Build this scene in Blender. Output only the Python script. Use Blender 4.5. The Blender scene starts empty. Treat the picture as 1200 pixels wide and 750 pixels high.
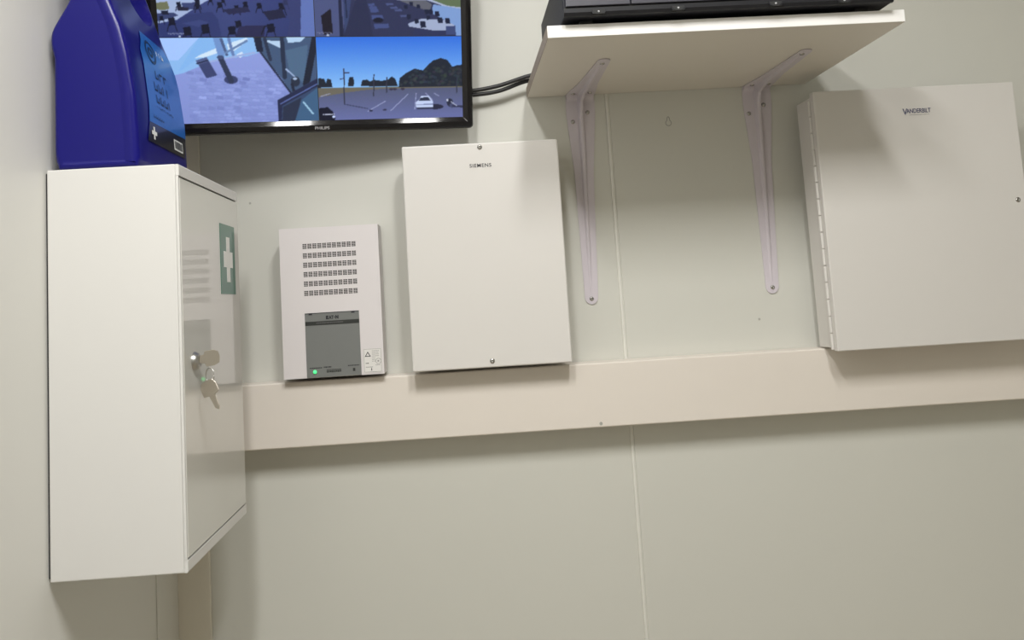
import bpy, bmesh, math, random
import numpy as np
from mathutils import Vector, Matrix
random.seed(7)
scene = bpy.context.scene
COL = scene.collection
ZO = 1.5                      # height of the camera above the floor

def rotrows(y, p, r):
    cy, sy, cp, sp, cr, sr = math.cos(y), math.sin(y), math.cos(p), math.sin(p), math.cos(r), math.sin(r)
    f = Vector((sy*cp, cy*cp, sp)); ri = Vector((cy, -sy, 0)); u = ri.cross(f)
    return cr*ri + sr*u, -sr*ri + cr*u, f

# ---------------------------------------------------------------- camera
cam = bpy.data.cameras.new('camera'); camo = bpy.data.objects.new('camera', cam); COL.objects.link(camo)
_r, _u, _f = rotrows(0.0428, 0.0977, -0.0597)
camo.matrix_world = Matrix.Translation((0.4266, -1.2809, ZO)) @ Matrix((_r, _u, -_f)).transposed().to_4x4()
cam.sensor_fit = 'HORIZONTAL'; cam.sensor_width = 36.0
cam.lens = 979.62/1200*36.0
cam.shift_x = (600-570.88)/1200; cam.shift_y = -(375-253.56)/1200
cam.clip_start = 0.01
scene.camera = camo

# ---------------------------------------------------------------- world, lights, exposure
w = bpy.data.worlds.new('world'); scene.world = w; w.use_nodes = True
w.node_tree.nodes['Background'].inputs[0].default_value = (0.9, 0.92, 1, 1)
w.node_tree.nodes['Background'].inputs[1].default_value = 0.05
def area(name, loc, sx, sy, power, col, rot=(0, 0, 0)):
    l = bpy.data.lights.new(name, 'AREA'); l.shape = 'RECTANGLE'; l.size = sx; l.size_y = sy
    l.energy = power; l.color = col
    o = bpy.data.objects.new(name, l); o.location = loc; o.rotation_euler = rot; COL.objects.link(o); return o
LX, LY, LZ = 0.49, -1.17, 2.50
for dx in (-0.175, 0.175):      # two tubes of the ceiling lamp, running towards the back wall
    area('ceiling_lamp_tube', (LX+dx, LY, LZ-0.047), 0.09, 0.48, 12.0, (1.0, 0.995, 0.98))
scene.view_settings.view_transform = 'Standard'; scene.view_settings.look = 'None'
scene.view_settings.gamma = 1.0; scene.view_settings.use_curve_mapping = False
scene.view_settings.exposure = 0.0

# ---------------------------------------------------------------- materials
def lin(c):
    c = c/255.0
    return c/12.92 if c <= 0.04045 else ((c+0.055)/1.055)**2.4
def srgb(r, g, b): return (lin(r), lin(g), lin(b), 1)
def mat(name, col, rough=0.5, metal=0.0, bump=0.0, scale=300.0, var=0.0, vscale=6.0, coat=0.0, spec=0.5, emit=None, estr=1.0):
    m = bpy.data.materials.new(name); m.use_nodes = True
    nt = m.node_tree; b = nt.nodes['Principled BSDF']
    b.inputs['Base Color'].default_value = col; b.inputs['Roughness'].default_value = rough
    b.inputs['Metallic'].default_value = metal; b.inputs['Specular IOR Level'].default_value = spec
    b.inputs['Coat Weight'].default_value = coat; b.inputs['Coat Roughness'].default_value = 0.04
    if emit:
        b.inputs['Emission Color'].default_value = emit; b.inputs['Emission Strength'].default_value = estr
    tc = nt.nodes.new('ShaderNodeTexCoord')
    if bump > 0:
        n = nt.nodes.new('ShaderNodeTexNoise'); n.inputs['Scale'].default_value = scale; n.inputs['Detail'].default_value = 3
        nt.links.new(tc.outputs['Object'], n.inputs['Vector'])
        bp = nt.nodes.new('ShaderNodeBump'); bp.inputs['Strength'].default_value = bump; bp.inputs['Distance'].default_value = 0.001
        nt.links.new(n.outputs['Fac'], bp.inputs['Height']); nt.links.new(bp.outputs['Normal'], b.inputs['Normal'])
    if var > 0:
        n = nt.nodes.new('ShaderNodeTexNoise'); n.inputs['Scale'].default_value = vscale; n.inputs['Detail'].default_value = 4
        nt.links.new(tc.outputs['Object'], n.inputs['Vector'])
        mx = nt.nodes.new('ShaderNodeMix'); mx.data_type = 'RGBA'
        mx.inputs[6].default_value = tuple(c*(1-var) for c in col[:3])+(1,)
        mx.inputs[7].default_value = tuple(min(1, c*(1+var)) for c in col[:3])+(1,)
        nt.links.new(n.outputs['Fac'], mx.inputs[0]); nt.links.new(mx.outputs[2], b.inputs['Base Color'])
    return m
M_wall = mat('wall_panel_paint', (0.65, 0.645, 0.588, 1), 0.42, bump=0.05, scale=60, var=0.015, vscale=3)
M_lwall = mat('left_wall_paint', (0.74, 0.73, 0.685, 1), 0.45, bump=0.05, scale=60, var=0.015, vscale=3)
M_joint = mat('joint_sealant', (0.76, 0.75, 0.69, 1), 0.5)
M_trim = mat('corner_trim_paint', (0.80, 0.755, 0.66, 1), 0.45)
M_rail = mat('rail_paint', (0.775, 0.715, 0.645, 1), 0.45, bump=0.12, scale=40, var=0.02, vscale=9)
M_cab = mat('cabinet_powder_coat', (0.70, 0.688, 0.66, 1), 0.38, bump=0.04, scale=900)
M_door = mat('cabinet_door_gloss', (0.66, 0.645, 0.60, 1), 0.3, coat=1.0)
M_dark = mat('dark_gap', (0.03, 0.03, 0.03, 1), 0.8)
M_green = mat('sign_green', srgb(30, 105, 85), 0.35, coat=0.5)
M_white = mat('white_print', (0.80, 0.80, 0.77, 1), 0.4)
M_box = mat('white_steel_box', (0.72, 0.695, 0.66, 1), 0.42, bump=0.05, scale=900)
M_supply = mat('power_supply_cover', (0.74, 0.70, 0.70, 1), 0.45)
M_vbox = mat('alarm_box_steel', (0.70, 0.675, 0.64, 1), 0.30, bump=0.04, scale=900)
M_grey = mat('grey_front_foil', srgb(122, 124, 122), 0.35)
M_band = mat('charcoal_band', srgb(48, 50, 48), 0.4)
M_ink = mat('black_ink', (0.02, 0.02, 0.025, 1), 0.5)
M_inkg = mat('grey_ink', (0.30, 0.29, 0.28, 1), 0.6)
M_inkb = mat('navy_ink', srgb(50, 50, 95), 0.5)
M_chrome = mat('chrome', (0.50, 0.49, 0.47, 1), 0.33, 1.0)
M_steel = mat('nickel_key', (0.62, 0.57, 0.50, 1), 0.38, 1.0)
M_screw = mat('zinc_screw', (0.45, 0.44, 0.42, 1), 0.25, 1.0)
M_brk = mat('lilac_white_bracket', (0.65, 0.60, 0.645, 1), 0.35)
M_shelf = mat('shelf_melamine', (0.76, 0.715, 0.64, 1), 0.40, bump=0.03, scale=200)
M_edge = mat('shelf_edge_band', (0.90, 0.885, 0.86, 1), 0.25)
M_chip = mat('shaded_chipboard', (0.42, 0.36, 0.30, 1), 0.8, bump=0.3, scale=500, var=0.25, vscale=250)  # chipboard grain; the left edge's shade is put into the darker brown
M_rec = mat('recorder_casing', (0.016, 0.017, 0.024, 1), 0.5, spec=0.3, bump=0.05, scale=900)
M_recf = mat('recorder_front', (0.058, 0.057, 0.072, 1), 0.35)
M_recl = mat('recorder_lip', (0.016, 0.016, 0.019, 1), 0.45, spec=0.3)
M_black = mat('black_gloss_bezel', (0.010, 0.009, 0.010, 1), 0.07, spec=0.32)
M_blackm = mat('black_matt_plastic', (0.02, 0.02, 0.02, 1), 0.5)
M_logo = mat('silver_logo', (0.45, 0.45, 0.47, 1), 0.4)
M_cable = mat('cable_rubber', (0.018, 0.018, 0.018, 1), 0.45)
M_blue = mat('blue_plastic', (0.006, 0.005, 0.150, 1), 0.28, spec=0.32, bump=0.06, scale=30)
M_label = mat('light_blue_label', srgb(26, 100, 185), 0.30, coat=0.2)
M_lblk = mat('black_label', srgb(24, 24, 34), 0.3, coat=0.4)
M_led = mat('green_led', (0.1, 0.8, 0.3, 1), 0.3, emit=(0.06, 0.85, 0.22, 1), estr=1.1)
M_floor = mat('floor_vinyl', (0.56, 0.48, 0.37, 1), 0.5, var=0.1, vscale=20)
M_ceil = mat('ceiling_paint', (0.75, 0.74, 0.70, 1), 0.7)
M_diff = mat('lamp_diffuser', (0.9, 0.9, 0.88, 1), 0.6, emit=(1, 0.97, 0.9, 1), estr=3.0)

# ---------------------------------------------------------------- helpers
def obj(name, bm, m, parent=None, smooth=False, z=True):
    me = bpy.data.meshes.new(name)
    bmesh.ops.recalc_face_normals(bm, faces=bm.faces)
    bm.to_mesh(me); bm.free()
    if m: me.materials.append(m)
    if smooth:
        for p in me.polygons: p.use_smooth = True
    o = bpy.data.objects.new(name, me); COL.objects.link(o)
    if parent: o.parent = parent
    return o
def finish(o, parent):
    """top-level meshes are modelled with z relative to the camera: lift them"""
    if parent is None: o.location.z += ZO
    return o
def bx(bm, x0, x1, y0, y1, z0, z1, bev=0.0, seg=2):
    vs = [bm.verts.new((x, y, z)) for x in (x0, x1) for y in (y0, y1) for z in (z0, z1)]
    F = [(0, 1, 3, 2), (4, 6, 7, 5), (0, 4, 5, 1), (2, 3, 7, 6), (0, 2, 6, 4), (1, 5, 7, 3)]
    fs = [bm.faces.new([vs[i] for i in f]) for f in F]
    if bev > 0:
        es = list({e for f in fs for e in f.edges})
        bmesh.ops.recalc_face_normals(bm, faces=fs)
        bmesh.ops.bevel(bm, geom=es, offset=bev, segments=seg, affect='EDGES', profile=0.5)
    return bm
def box(name, m, parent, x0, x1, y0, y1, z0, z1, bev=0.0, seg=2):
    bm = bmesh.new(); bx(bm, x0, x1, y0, y1, z0, z1, bev, seg)
    o = obj(name, bm, m, parent, smooth=False); return finish(o, parent)
def prism(bm, pts, axis, a, b):
    """pts: 2-D polygon; axis: the extruded one ('x','y','z')"""
    def P(p, t):
        return {'x': (t, p[0], p[1]), 'y': (p[0], t, p[1]), 'z': (p[0], p[1], t)}[axis]
    A = [bm.verts.new(P(p, a)) for p in pts]; B = [bm.verts.new(P(p, b)) for p in pts]
    n = len(pts)
    bm.faces.new(A); bm.faces.new(B[::-1])
    for i in range(n): bm.faces.new((A[i], B[i], B[(i+1) % n], A[(i+1) % n]))
    return bm
def lathe(bm, prof, c, ax, n=20):
    """prof: (radius, height along ax) list; closed with caps when radius 0"""
    ax = Vector(ax).normalized(); t = Vector((0, 0, 1)) if abs(ax.z) < 0.9 else Vector((1, 0, 0))
    u = ax.cross(t).normalized(); v = ax.cross(u); c = Vector(c); rings = []
    for r, h in prof:
        if r < 1e-7: rings.append([bm.verts.new(c+ax*h)])
        else: rings.append([bm.verts.new(c+ax*h+u*(r*math.cos(2*math.pi*i/n))+v*(r*math.sin(2*math.pi*i/n))) for i in range(n)])
    for A, B in zip(rings, rings[1:]):
        for i in range(n):
            j = (i+1) % n
            if len(A) == 1 and len(B) > 1: bm.faces.new((A[0], B[i], B[j]))
            elif len(B) == 1 and len(A) > 1: bm.faces.new((A[i], A[j], B[0]))
            elif len(A) > 1: bm.faces.new((A[i], A[j], B[j], B[i]))
    return bm
def tube(bm, pts, r, n=10):
    pts = [Vector(p) for p in pts]; rings = []; u = None
    for i, p in enumerate(pts):
        d = (pts[min(i+1, len(pts)-1)]-pts[max(i-1, 0)]).normalized()
        if u is None: u = d.orthogonal().normalized()
        u = (u-d*u.dot(d)).normalized(); v = d.cross(u)
        rings.append([bm.verts.new(p+u*(r*math.cos(2*math.pi*k/n))+v*(r*math.sin(2*math.pi*k/n))) for k in range(n)])
    for A, B in zip(rings, rings[1:]):
        for k in range(n): bm.faces.new((A[k], A[(k+1) % n], B[(k+1) % n], B[k]))
    bm.faces.new(rings[0]); bm.faces.new(rings[-1][::-1]); return bm
def spline(pts, n=8):
    P = [Vector(p) for p in pts]; P = [P[0]*2-P[1]]+P+[P[-1]*2-P[-2]]; out = []
    for i in range(1, len(P)-2):
        for k in range(n):
            t = k/n; a, b, c, d = P[i-1:i+3]
            out.append(0.5*((2*b)+(c-a)*t+(2*a-5*b+4*c-d)*t*t+(3*b-a-3*c+d)*t**3))
    out.append(P[-2]); return out
def thing(name, label, cat, loc, group=None):
    """loc is camera-relative in z; children are placed with rel()"""
    o = bpy.data.objects.new(name, None); COL.objects.link(o)
    o.empty_display_size = 0.05; o.location = (loc[0], loc[1], loc[2]+ZO)
    o['label'] = label; o['category'] = cat
    if group: o['group'] = group
    return o
def rel(root, *objs):
    """children were modelled in room coordinates (z relative to camera): shift into the root's frame"""
    d = Matrix.Translation(-(Vector(root.location)-Vector((0, 0, ZO))))
    for o in objs: o.data.transform(d)
def part(name, bm, m, root, smooth=False, parent=None):
    o = obj(name, bm, m, parent or root, smooth); rel(root, o); return o
def pbox(name, m, root, *a, parent=None, **k):
    bm = bmesh.new(); bx(bm, *a, **k); return part(name, bm, m, root, parent=parent)
def tag(o, label, cat, group=None):
    o['label'] = label; o['category'] = cat
    if group: o['group'] = group
    return o
def structure(o): o['kind'] = 'structure'; return o
_tx = {}
def text_mesh(s, w, h, bold=0.0, spacing=1.0):
    """flat lettering scaled to exactly w x h, lower left at the origin, in the xy plane"""
    c = bpy.data.curves.new('lettering', 'FONT'); c.body = s; c.size = 1; c.offset = bold; c.space_character = spacing
    c.extrude = 0.01; c.resolution_u = 3
    o = bpy.data.objects.new('lettering_tmp', c); COL.objects.link(o)
    dg = bpy.context.evaluated_depsgraph_get(); me = bpy.data.meshes.new_from_object(o.evaluated_get(dg))
    bpy.data.objects.remove(o); bpy.data.curves.remove(c)
    n = len(me.vertices); co = np.empty(n*3); me.vertices.foreach_get('co', co); co = co.reshape(-1, 3)
    mn, mx = co.min(0), co.max(0)
    co = (co-mn)/(mx-mn); co[:, 0] *= w; co[:, 1] *= h; co[:, 2] *= 0.00025
    me.vertices.foreach_set('co', co.ravel()); me.update(); return me
def text_part(name, s, m, root, x0, z0, w, h, y, bold=0.0, spacing=1.0, parent=None, tilt=0.0):
    """lettering on a face that looks towards -y"""
    me = text_mesh(s, w, h, bold, spacing); me.materials.append(m)
    me.transform(Matrix.Translation((x0, y, z0)) @ Matrix.Rotation(tilt, 4, 'Y') @ Matrix.Rotation(math.pi/2, 4, 'X'))
    o = bpy.data.objects.new(name, me); COL.objects.link(o); o.parent = parent or root; rel(root, o); return o
def screw_bm(bm, x, y, z, r=0.0032, ax=(0, -1, 0)):
    lathe(bm, [(r, -0.0005), (r, 0.0004), (r*0.85, 0.0012), (r*0.5, 0.0017), (r*0.42, 0.0017), (r*0.42, 0.0009), (0, 0.0009)], (x, y, z), ax, 14)
    return bm

# ---------------------------------------------------------------- room shell
RX, RY = 2.3, -2.9
structure(box('floor', M_floor, None, -0.1, RX+0.1, RY-0.1, 0.1, -1.6, -1.5))
structure(box('ceiling', M_ceil, None, -0.1, RX+0.1, RY-0.1, 0.1, 1.0, 1.1))
wb = structure(box('wall_back', M_joint, None, 0.0, RX, 0.004, 0.10, -1.5, 1.0))
SEAM = 0.680
def wpanel(x0, x1):
    bm = bmesh.new(); bx(bm, x0, x1, 0.0, 0.004, -1.5, 1.0, 0.0008, 1)
    o = obj('wall_panel', bm, M_wall, wb); return o
wpanel(0.0, SEAM-0.0028); wpanel(SEAM+0.0028, RX)
bm = bmesh.new(); tube(bm, [(SEAM, 0.0012, -1.5), (SEAM, 0.0012, 1.0)], 0.0030, 8)
obj('joint_strip', bm, M_joint, wb)
# small marks: a keyhole-shaped scratch, a plugged hole and a pinhole
bm = bmesh.new()
tube(bm, [(0.775+0.0045*math.sin(a), 0.0, 0.257-0.0045*math.cos(a)) for a in [math.pi+0.5+i*(2*math.pi-1.0)/14 for i in range(15)]], 0.0005, 5)
tube(bm, spline([(0.7729, 0, 0.2612), (0.7735, 0, 0.2655), (0.775, 0, 0.267), (0.7765, 0, 0.2655), (0.7771, 0, 0.2612)], 3), 0.0005, 5)
obj('scratch_mark', bm, M_inkg, wb)
bm = bmesh.new(); lathe(bm, [(0.002, 0), (0.0018, 0.0004), (0, 0.0005)], (0.891, 0, -0.0566), (0, -1, 0), 10)
lathe(bm, [(0.0018, 0), (0.0016, 0.0004), (0, 0.0005)], (0.1208, 0, 0.166), (0, -1, 0), 10)
obj('filled_hole', bm, mat('filler', (0.42, 0.41, 0.37, 1), 0.6), wb)
structure(box('wall_left', M_lwall, None, -0.10, 0.0, RY, 0.10, -1.5, 1.0))
structure(box('wall_right', M_wall, None, RX, RX+0.1, RY, 0.10, -1.5, 1.0))
structure(box('wall_front', M_wall, None, -0.1, RX+0.1, RY-0.1, RY, -1.5, 1.0))
# corner trim: an L of two boards
bm = bmesh.new(); bx(bm, 0.0, 0.0475, -0.006, 0.0, -1.5, 1.0, 0.001, 1)
structure(finish(obj('trim_1', bm, M_trim), None))
bm = bmesh.new(); bx(bm, 0.0, 0.0016, -0.090, -0.006, -1.5, 1.0, 0.0006, 1)
structure(finish(obj('trim_2', bm, M_lwall), None))
# painted batten along the back wall
bm = bmesh.new(); bx(bm, 0.0485, RX, -0.042, 0.0, -0.1972, -0.1038, 0.0022, 3)
rl = structure(finish(obj('trim_3', bm, M_rail), None))
rl['label'] = 'cream painted wooden batten running along the back wall under the boxes'
bm = bmesh.new(); lathe(bm, [(0.0026, 0), (0.0022, 0.0005), (0.0010, 0.0003), (0, 0.0002)], (0.628, -0.042, -0.1915), (0, -1, 0), 10)
o = obj('dent', bm, bpy.data.materials['filler'], rl)

# ---------------------------------------------------------------- ceiling lamp (light source of the room)
t = thing('ceiling_lamp', 'white rectangular ceiling lamp with two bright tube covers overhead', 'lamp', (LX, LY, 1.0))
pbox('housing', M_white, t, LX-0.30, LX+0.30, LY-0.31, LY+0.31, 0.968, 0.9995, bev=0.004)
for dx in (-0.175, 0.175): pbox('tube_cover', M_diff, t, LX+dx-0.04, LX+dx+0.04, LY-0.29, LY+0.29, 0.958, 0.968, bev=0.003)

# ---------------------------------------------------------------- first-aid cabinet on the left wall
CX, CY0, CY1, CZ0, CZ1 = 0.140, -0.390, -0.152, -0.2590, 0.1620
t = thing('first_aid_cabinet', 'tall white first aid cabinet with green cross sign, hung on left wall', 'cabinet', (0.0, (CY0+CY1)/2, CZ0))
bm = bmesh.new(); bx(bm, 0.0025, 0.1362, CY0, CY1, CZ0, CZ1, 0.0012, 2); part('body', bm, M_cab, t)
pbox('back_plate', M_dark, t, 0.0002, 0.0024, CY0+0.003, CY1-0.003, CZ0+0.003, CZ1-0.003)
def lip(z0, z1, top):
    bm = bmesh.new()
    if top: pr = [(0.1364, z1-0.0002), (0.1390, z1-0.0002), (CX, z1-0.0016), (CX, z0), (0.1364, z0)]
    else: pr = [(0.1364, z0+0.0002), (0.1390, z0+0.0002), (CX, z0+0.0016), (CX, z1), (0.1364, z1)]
    prism(bm, pr, 'y', CY0+0.0003, CY1); return bm
part('top_lip', lip(CZ1-0.0125, CZ1, True), M_cab, t)
part('bottom_lip', lip(CZ0, CZ0+0.0122, False), M_cab, t)
pbox('door_gap', M_dark, t, 0.1363, 0.1372, CY0+0.002, CY1-0.001, CZ0+0.0122, CZ1-0.0125)
pbox('side_flange', M_cab, t, 0.1364, 0.1392, CY0+0.0003, CY0+0.0030, CZ0+0.0123, CZ1-0.0127, bev=0.0004)
door = pbox('door', M_door, t, 0.1374, 0.1398, CY0+0.0038, CY1, CZ0+0.0140, CZ1-0.0144, bev=0.0006)
def onx(name, m, y0, y1, z0, z1, x, root, parent, th=0.0003):
    return pbox(name, m, root, x, x+th, y0, y1, z0, z1, parent=parent)
sg = onx('cross_sign', M_green, -0.2400, -0.1735, 0.0248, 0.1125, 0.1398, t, door, 0.0005)
def cross_bm(cy, cz, w, h, tw, th, x0, x1):
    p = [(-tw, h), (tw, h), (tw, th), (w, th), (w, -th), (tw, -th), (tw, -h), (-tw, -h), (-tw, -th), (-w, -th), (-w, th), (-tw, th)]
    bm = bmesh.new(); prism(bm, [(cy+a, cz+b) for a, b in p], 'x', x0, x1); return bm
part('white_cross', cross_bm(-0.2060, 0.0685, 0.0205, 0.0285, 0.0078, 0.0100, 0.1403, 0.1405), M_white, t, parent=door)
lk = bmesh.new(); LKy, LKz = -0.352, -0.0490
lathe(lk, [(0.0105, 0.0), (0.0105, 0.0012), (0.0085, 0.0052), (0.0060, 0.0066), (0.0045, 0.0066), (0.0042, 0.0056), (0, 0.0056)], (0.1398, LKy, LKz), (1, 0, 0), 28)
lock = part('lock_cylinder', lk, M_chrome, t, smooth=True, parent=door)
# ---- keys: one in the lock, one on the ring
kx = 0.1398+0.0062
kb = thing('key_bunch', 'two nickel keys on a small ring, one pushed into cabinet lock', 'keys', (kx, LKy, LKz))
def key_bm(L0, bow_w, bow_h, blade):
    """key in the local xz plane: blade along -x from the origin, bow along +x"""
    bm = bmesh.new(); th = 0.0011
    out = [(-blade, -0.0012), (-blade+0.003, -0.0030), (0.0, -0.0030), (0.0, -0.0046), (L0, -0.0046), (L0+0.001, -bow_h), (L0+bow_w*0.62, -bow_h),
           (L0+bow_w*0.93, -bow_h*0.72), (L0+bow_w, 0), (L0+bow_w*0.93, bow_h*0.72), (L0+bow_w*0.62, bow_h), (L0+0.001, bow_h), (L0, 0.0046), (0.0, 0.0046), (0.0, 0.0030), (-blade+0.003, 0.0022)]
    prism(bm, out, 'y', -th, th)
    bmesh.ops.bevel(bm, geom=[e for e in bm.edges], offset=0.0003, segments=1, affect='EDGES')
    return bm
def key_part(name, M4, **k):
    bm = key_bm(**k); bm.transform(M4); return part(name, bm, M_steel, kb)
a = Matrix.Translation((kx, LKy, LKz+0.0015)) @ Matrix.Rotation(0.35, 4, 'Z') @ Matrix.Rotation(-0.10, 4, 'Y')
k1 = key_part('key', a, L0=0.0045, bow_w=0.0160, bow_h=0.0085, blade=0.004)
bm = bmesh.new(); bx(bm, 0.0130, 0.0160, -0.00125, 0.00125, -0.0052, 0.0052); bm.transform(a)
part('bow_slot', bm, M_steel, kb, parent=k1)
rc = Vector((0.1575, LKy-0.0048, -0.0645))
bm = bmesh.new(); tube(bm, [rc+Vector((0.0052*math.cos(q), -0.003*math.cos(q), 0.0078*math.sin(q))) for q in [2*math.pi*i/28 for i in range(29)]], 0.0007, 8)
part('key_ring', bm, M_chrome, kb, smooth=True)
b = Matrix.Translation((0.1598, LKy-0.006, -0.0855)) @ Matrix.Rotation(-0.30, 4, 'Z') @ Matrix.Rotation(-(math.pi/2+0.42), 4, 'Y')
key_part('key', b, L0=0.0005, bow_w=0.0165, bow_h=0.0100, blade=0.0170)

# ---------------------------------------------------------------- blue eye-wash case on top of the cabinet
FR = [(0.1615, 0.0940), (0.166, 0.0975), (0.20, 0.0965), (0.24, 0.0945), (0.288, 0.0875), (0.32, 0.080), (0.347, 0.0695), (0.363, 0.064), (0.393, 0.055), (0.416, 0.047), (0.44, 0.041), (0.452, 0.035)]
BK = [(0.1615, 0.0140), (0.168, 0.0100), (0.180, 0.0085), (0.287, 0.0085), (0.293, 0.0060), (0.300, 0.0050), (0.312, 0.0052), (0.320, 0.0085), (0.334, 0.0170), (0.350, 0.0262), (0.37, 0.0300), (0.40, 0.0280), (0.43, 0.0240), (0.452, 0.0250)]
def fx(z): return float(np.interp(z, [p[0] for p in FR], [p[1] for p in FR]))
t = thing('eye_wash_case', 'dark blue plastic eye wash case standing on top of white cabinet', 'case', (0.05, -0.29, 0.1622))
def dense(L, n):
    z = np.linspace(L[0][0], L[-1][0], n); x = np.interp(z, [p[0] for p in L], [p[1] for p in L])
    for _ in range(1): x[1:-1] = (x[:-2]+2*x[1:-1]+x[2:])/4
    return list(zip(x, z))
prof = dense(FR, 64)+dense(BK, 64)[::-1]           # up the front, down the back
NP = len(prof); PV = [Vector((x, z)) for x, z in prof]; nrm = []
for i in range(NP):
    d = PV[(i+1) % NP]-PV[i-1]; nrm.append(Vector((d.y, -d.x)).normalized())
def front_w(i): return max(0.0, nrm[i].x)
YN, YF = -0.3870, -0.2150
layers = [(YN, 0.0012, 0.0080, 0.0160), (YN, 0.0012, 0.0070, 0.0145), (YN, 0.0, 0.0060, 0.0122), (YN, 0.0, 0.0045, 0.0062), (YN+0.0006, 0, 0.0028, 0.0032), (YN+0.0022, 0, 0.0010, 0.0010), (YN+0.006, 0, 0.0, 0.0)]
layers += [(YN+0.03+k*(YF-YN-0.05)/6, 0.0, 0.0, 0.0) for k in range(7)]
for dy, ins in [(-0.012, 0.0), (-0.006, 0.0008), (-0.0025, 0.0025), (-0.0006, 0.0045), (0.0, 0.0075)]:
    layers.append((YF+dy, 0, ins, ins))
bm = bmesh.new(); rings = []
for y, dyf, ib, if_ in layers:
    r_ = []
    for i in range(NP):
        f_ = front_w(i); ins = ib+(if_-ib)*f_
        r_.append(bm.verts.new((PV[i].x-nrm[i].x*ins, y+dyf*f_, PV[i].y-nrm[i].y*min(ins, 0.006))))
    rings.append(r_)
for A, B in zip(rings, rings[1:]):
    for i in range(NP): bm.faces.new((A[i], A[(i+1) % NP], B[(i+1) % NP], B[i]))
for R_ in (rings[0], rings[-1]):
    h = NP//2
    for i in range(h-1): bm.faces.new((R_[i], R_[i+1], R_[NP-2-i], R_[NP-1-i]))
shell = part('shell', bm, M_blue, t, smooth=True)
# grip opening cut into the front near the top
cut = bmesh.new(); bmesh.ops.create_uvsphere(cut, u_segments=32, v_segments=16, radius=1.0)
cut.transform(Matrix.Translation((0.066, -0.268, 0.402)) @ Matrix.Diagonal((0.032, 0.047, 0.0425, 1)))
co_ = obj('cutter', cut, None); rel(t, co_); co_.location = t.location
md = shell.modifiers.new('grip', 'BOOLEAN'); md.object = co_; md.operation = 'DIFFERENCE'; md.solver = 'EXACT'
bpy.context.view_layer.update()
nm = bpy.data.meshes.new_from_object(shell.evaluated_get(bpy.context.evaluated_depsgraph_get()))
shell.modifiers.clear(); shell.data = nm; nm.name = 'shell'
nm.materials.clear(); nm.materials.append(M_blue)
for p in nm.polygons: p.use_smooth = True
bpy.data.objects.remove(co_)
try: nm.set_sharp_from_angle(angle=math.radians(40))
except Exception: pass
# curved label sheet following the front
def sheet(name, m, z_lo, z_hi, off, parent=None, n=24, th=0.0005):
    """z_lo / z_hi: functions of k in 0..1 over y; builds a sheet over the case front"""
    bm = bmesh.new(); g = []
    y0, y1 = (-0.360, -0.2250)
    for i in range(n+1):
        u = i/n; zl, zh = z_lo(u), z_hi(u)
        g.append([(y0+(y1-y0)*u, zl+(zh-zl)*j/n) for j in range(n+1)])
    V = [[bm.verts.new((fx(z)+off+0.0006, y, z)) for y, z in r] for r in g]
    for i in range(n):
        for j in range(n): bm.faces.new((V[i][j], V[i+1][j], V[i+1][j+1], V[i][j+1]))
    return part(name, bm, m, t, parent=parent, smooth=True)
lab_top = lambda u: 0.338 if u < 0.62 else 0.338-0.016*((u-0.62)/0.38)
def lab_left(u): return u
lab = bmesh.new()
def patch(bm, polyYZ, off, nz=14):
    """polyYZ quad corners (bl, br, tr, tl) in (y,z), bent over the case front"""
    bl, br, tr, tl = [Vector(p) for p in polyYZ]; V = []
    for j in range(nz+1):
        v = j/nz; a = bl.lerp(tl, v); b_ = br.lerp(tr, v)
        V.append([bm.verts.new((fx(q.y)+0.0004+off, q.x, q.y)) for q in (a.lerp(b_, k/6) for k in range(7))])
    for j in range(nz):
        for k in range(6): bm.faces.new((V[j][k], V[j][k+1], V[j+1][k+1], V[j+1][k]))
    return bm
patch(lab, [(-0.349, 0.2195), (-0.2245, 0.2225), (-0.2215, 0.306), (-0.340, 0.306)], 0.0004)
patch(lab, [(-0.340, 0.306), (-0.2215, 0.306), (-0.238, 0.335), (-0.318, 0.3345)], 0.0004)
label = part('front_label', lab, M_label, t, smooth=True)
bk = bmesh.new(); patch(bk, [(-0.358, 0.196), (-0.232, 0.196), (-0.2245, 0.2222), (-0.349, 0.2192)], 0.0004)
part('black_band', bk, M_lblk, t, smooth=True)
cr = bmesh.new()
patch(cr, [(-0.3405, 0.2005), (-0.3355, 0.2005), (-0.3355, 0.2150), (-0.3405, 0.2150)], 0.0009, 6)
patch(cr, [(-0.3460, 0.2055), (-0.3300, 0.2055), (-0.3300, 0.2100), (-0.3460, 0.2100)], 0.0010, 4)
part('white_cross', cr, M_white, t)
bc = bmesh.new(); patch(bc, [(-0.2720, 0.2010), (-0.2400, 0.2010), (-0.2400, 0.2140), (-0.2720, 0.2140)], 0.0009, 4)
sticker = part('barcode_sticker', bc, M_white, t)
bars = bmesh.new(); yy = -0.2690
for wbar in [1, 2, 1, 1, 3, 1, 2, 1, 1, 2, 1]:
    patch(bars, [(yy, 0.2030), (yy+wbar*0.0011, 0.2030), (yy+wbar*0.0011, 0.2122), (yy, 0.2122)], 0.0012, 2); yy += wbar*0.0011+0.0009
part('bars', bars, M_ink, t, parent=sticker)
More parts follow.
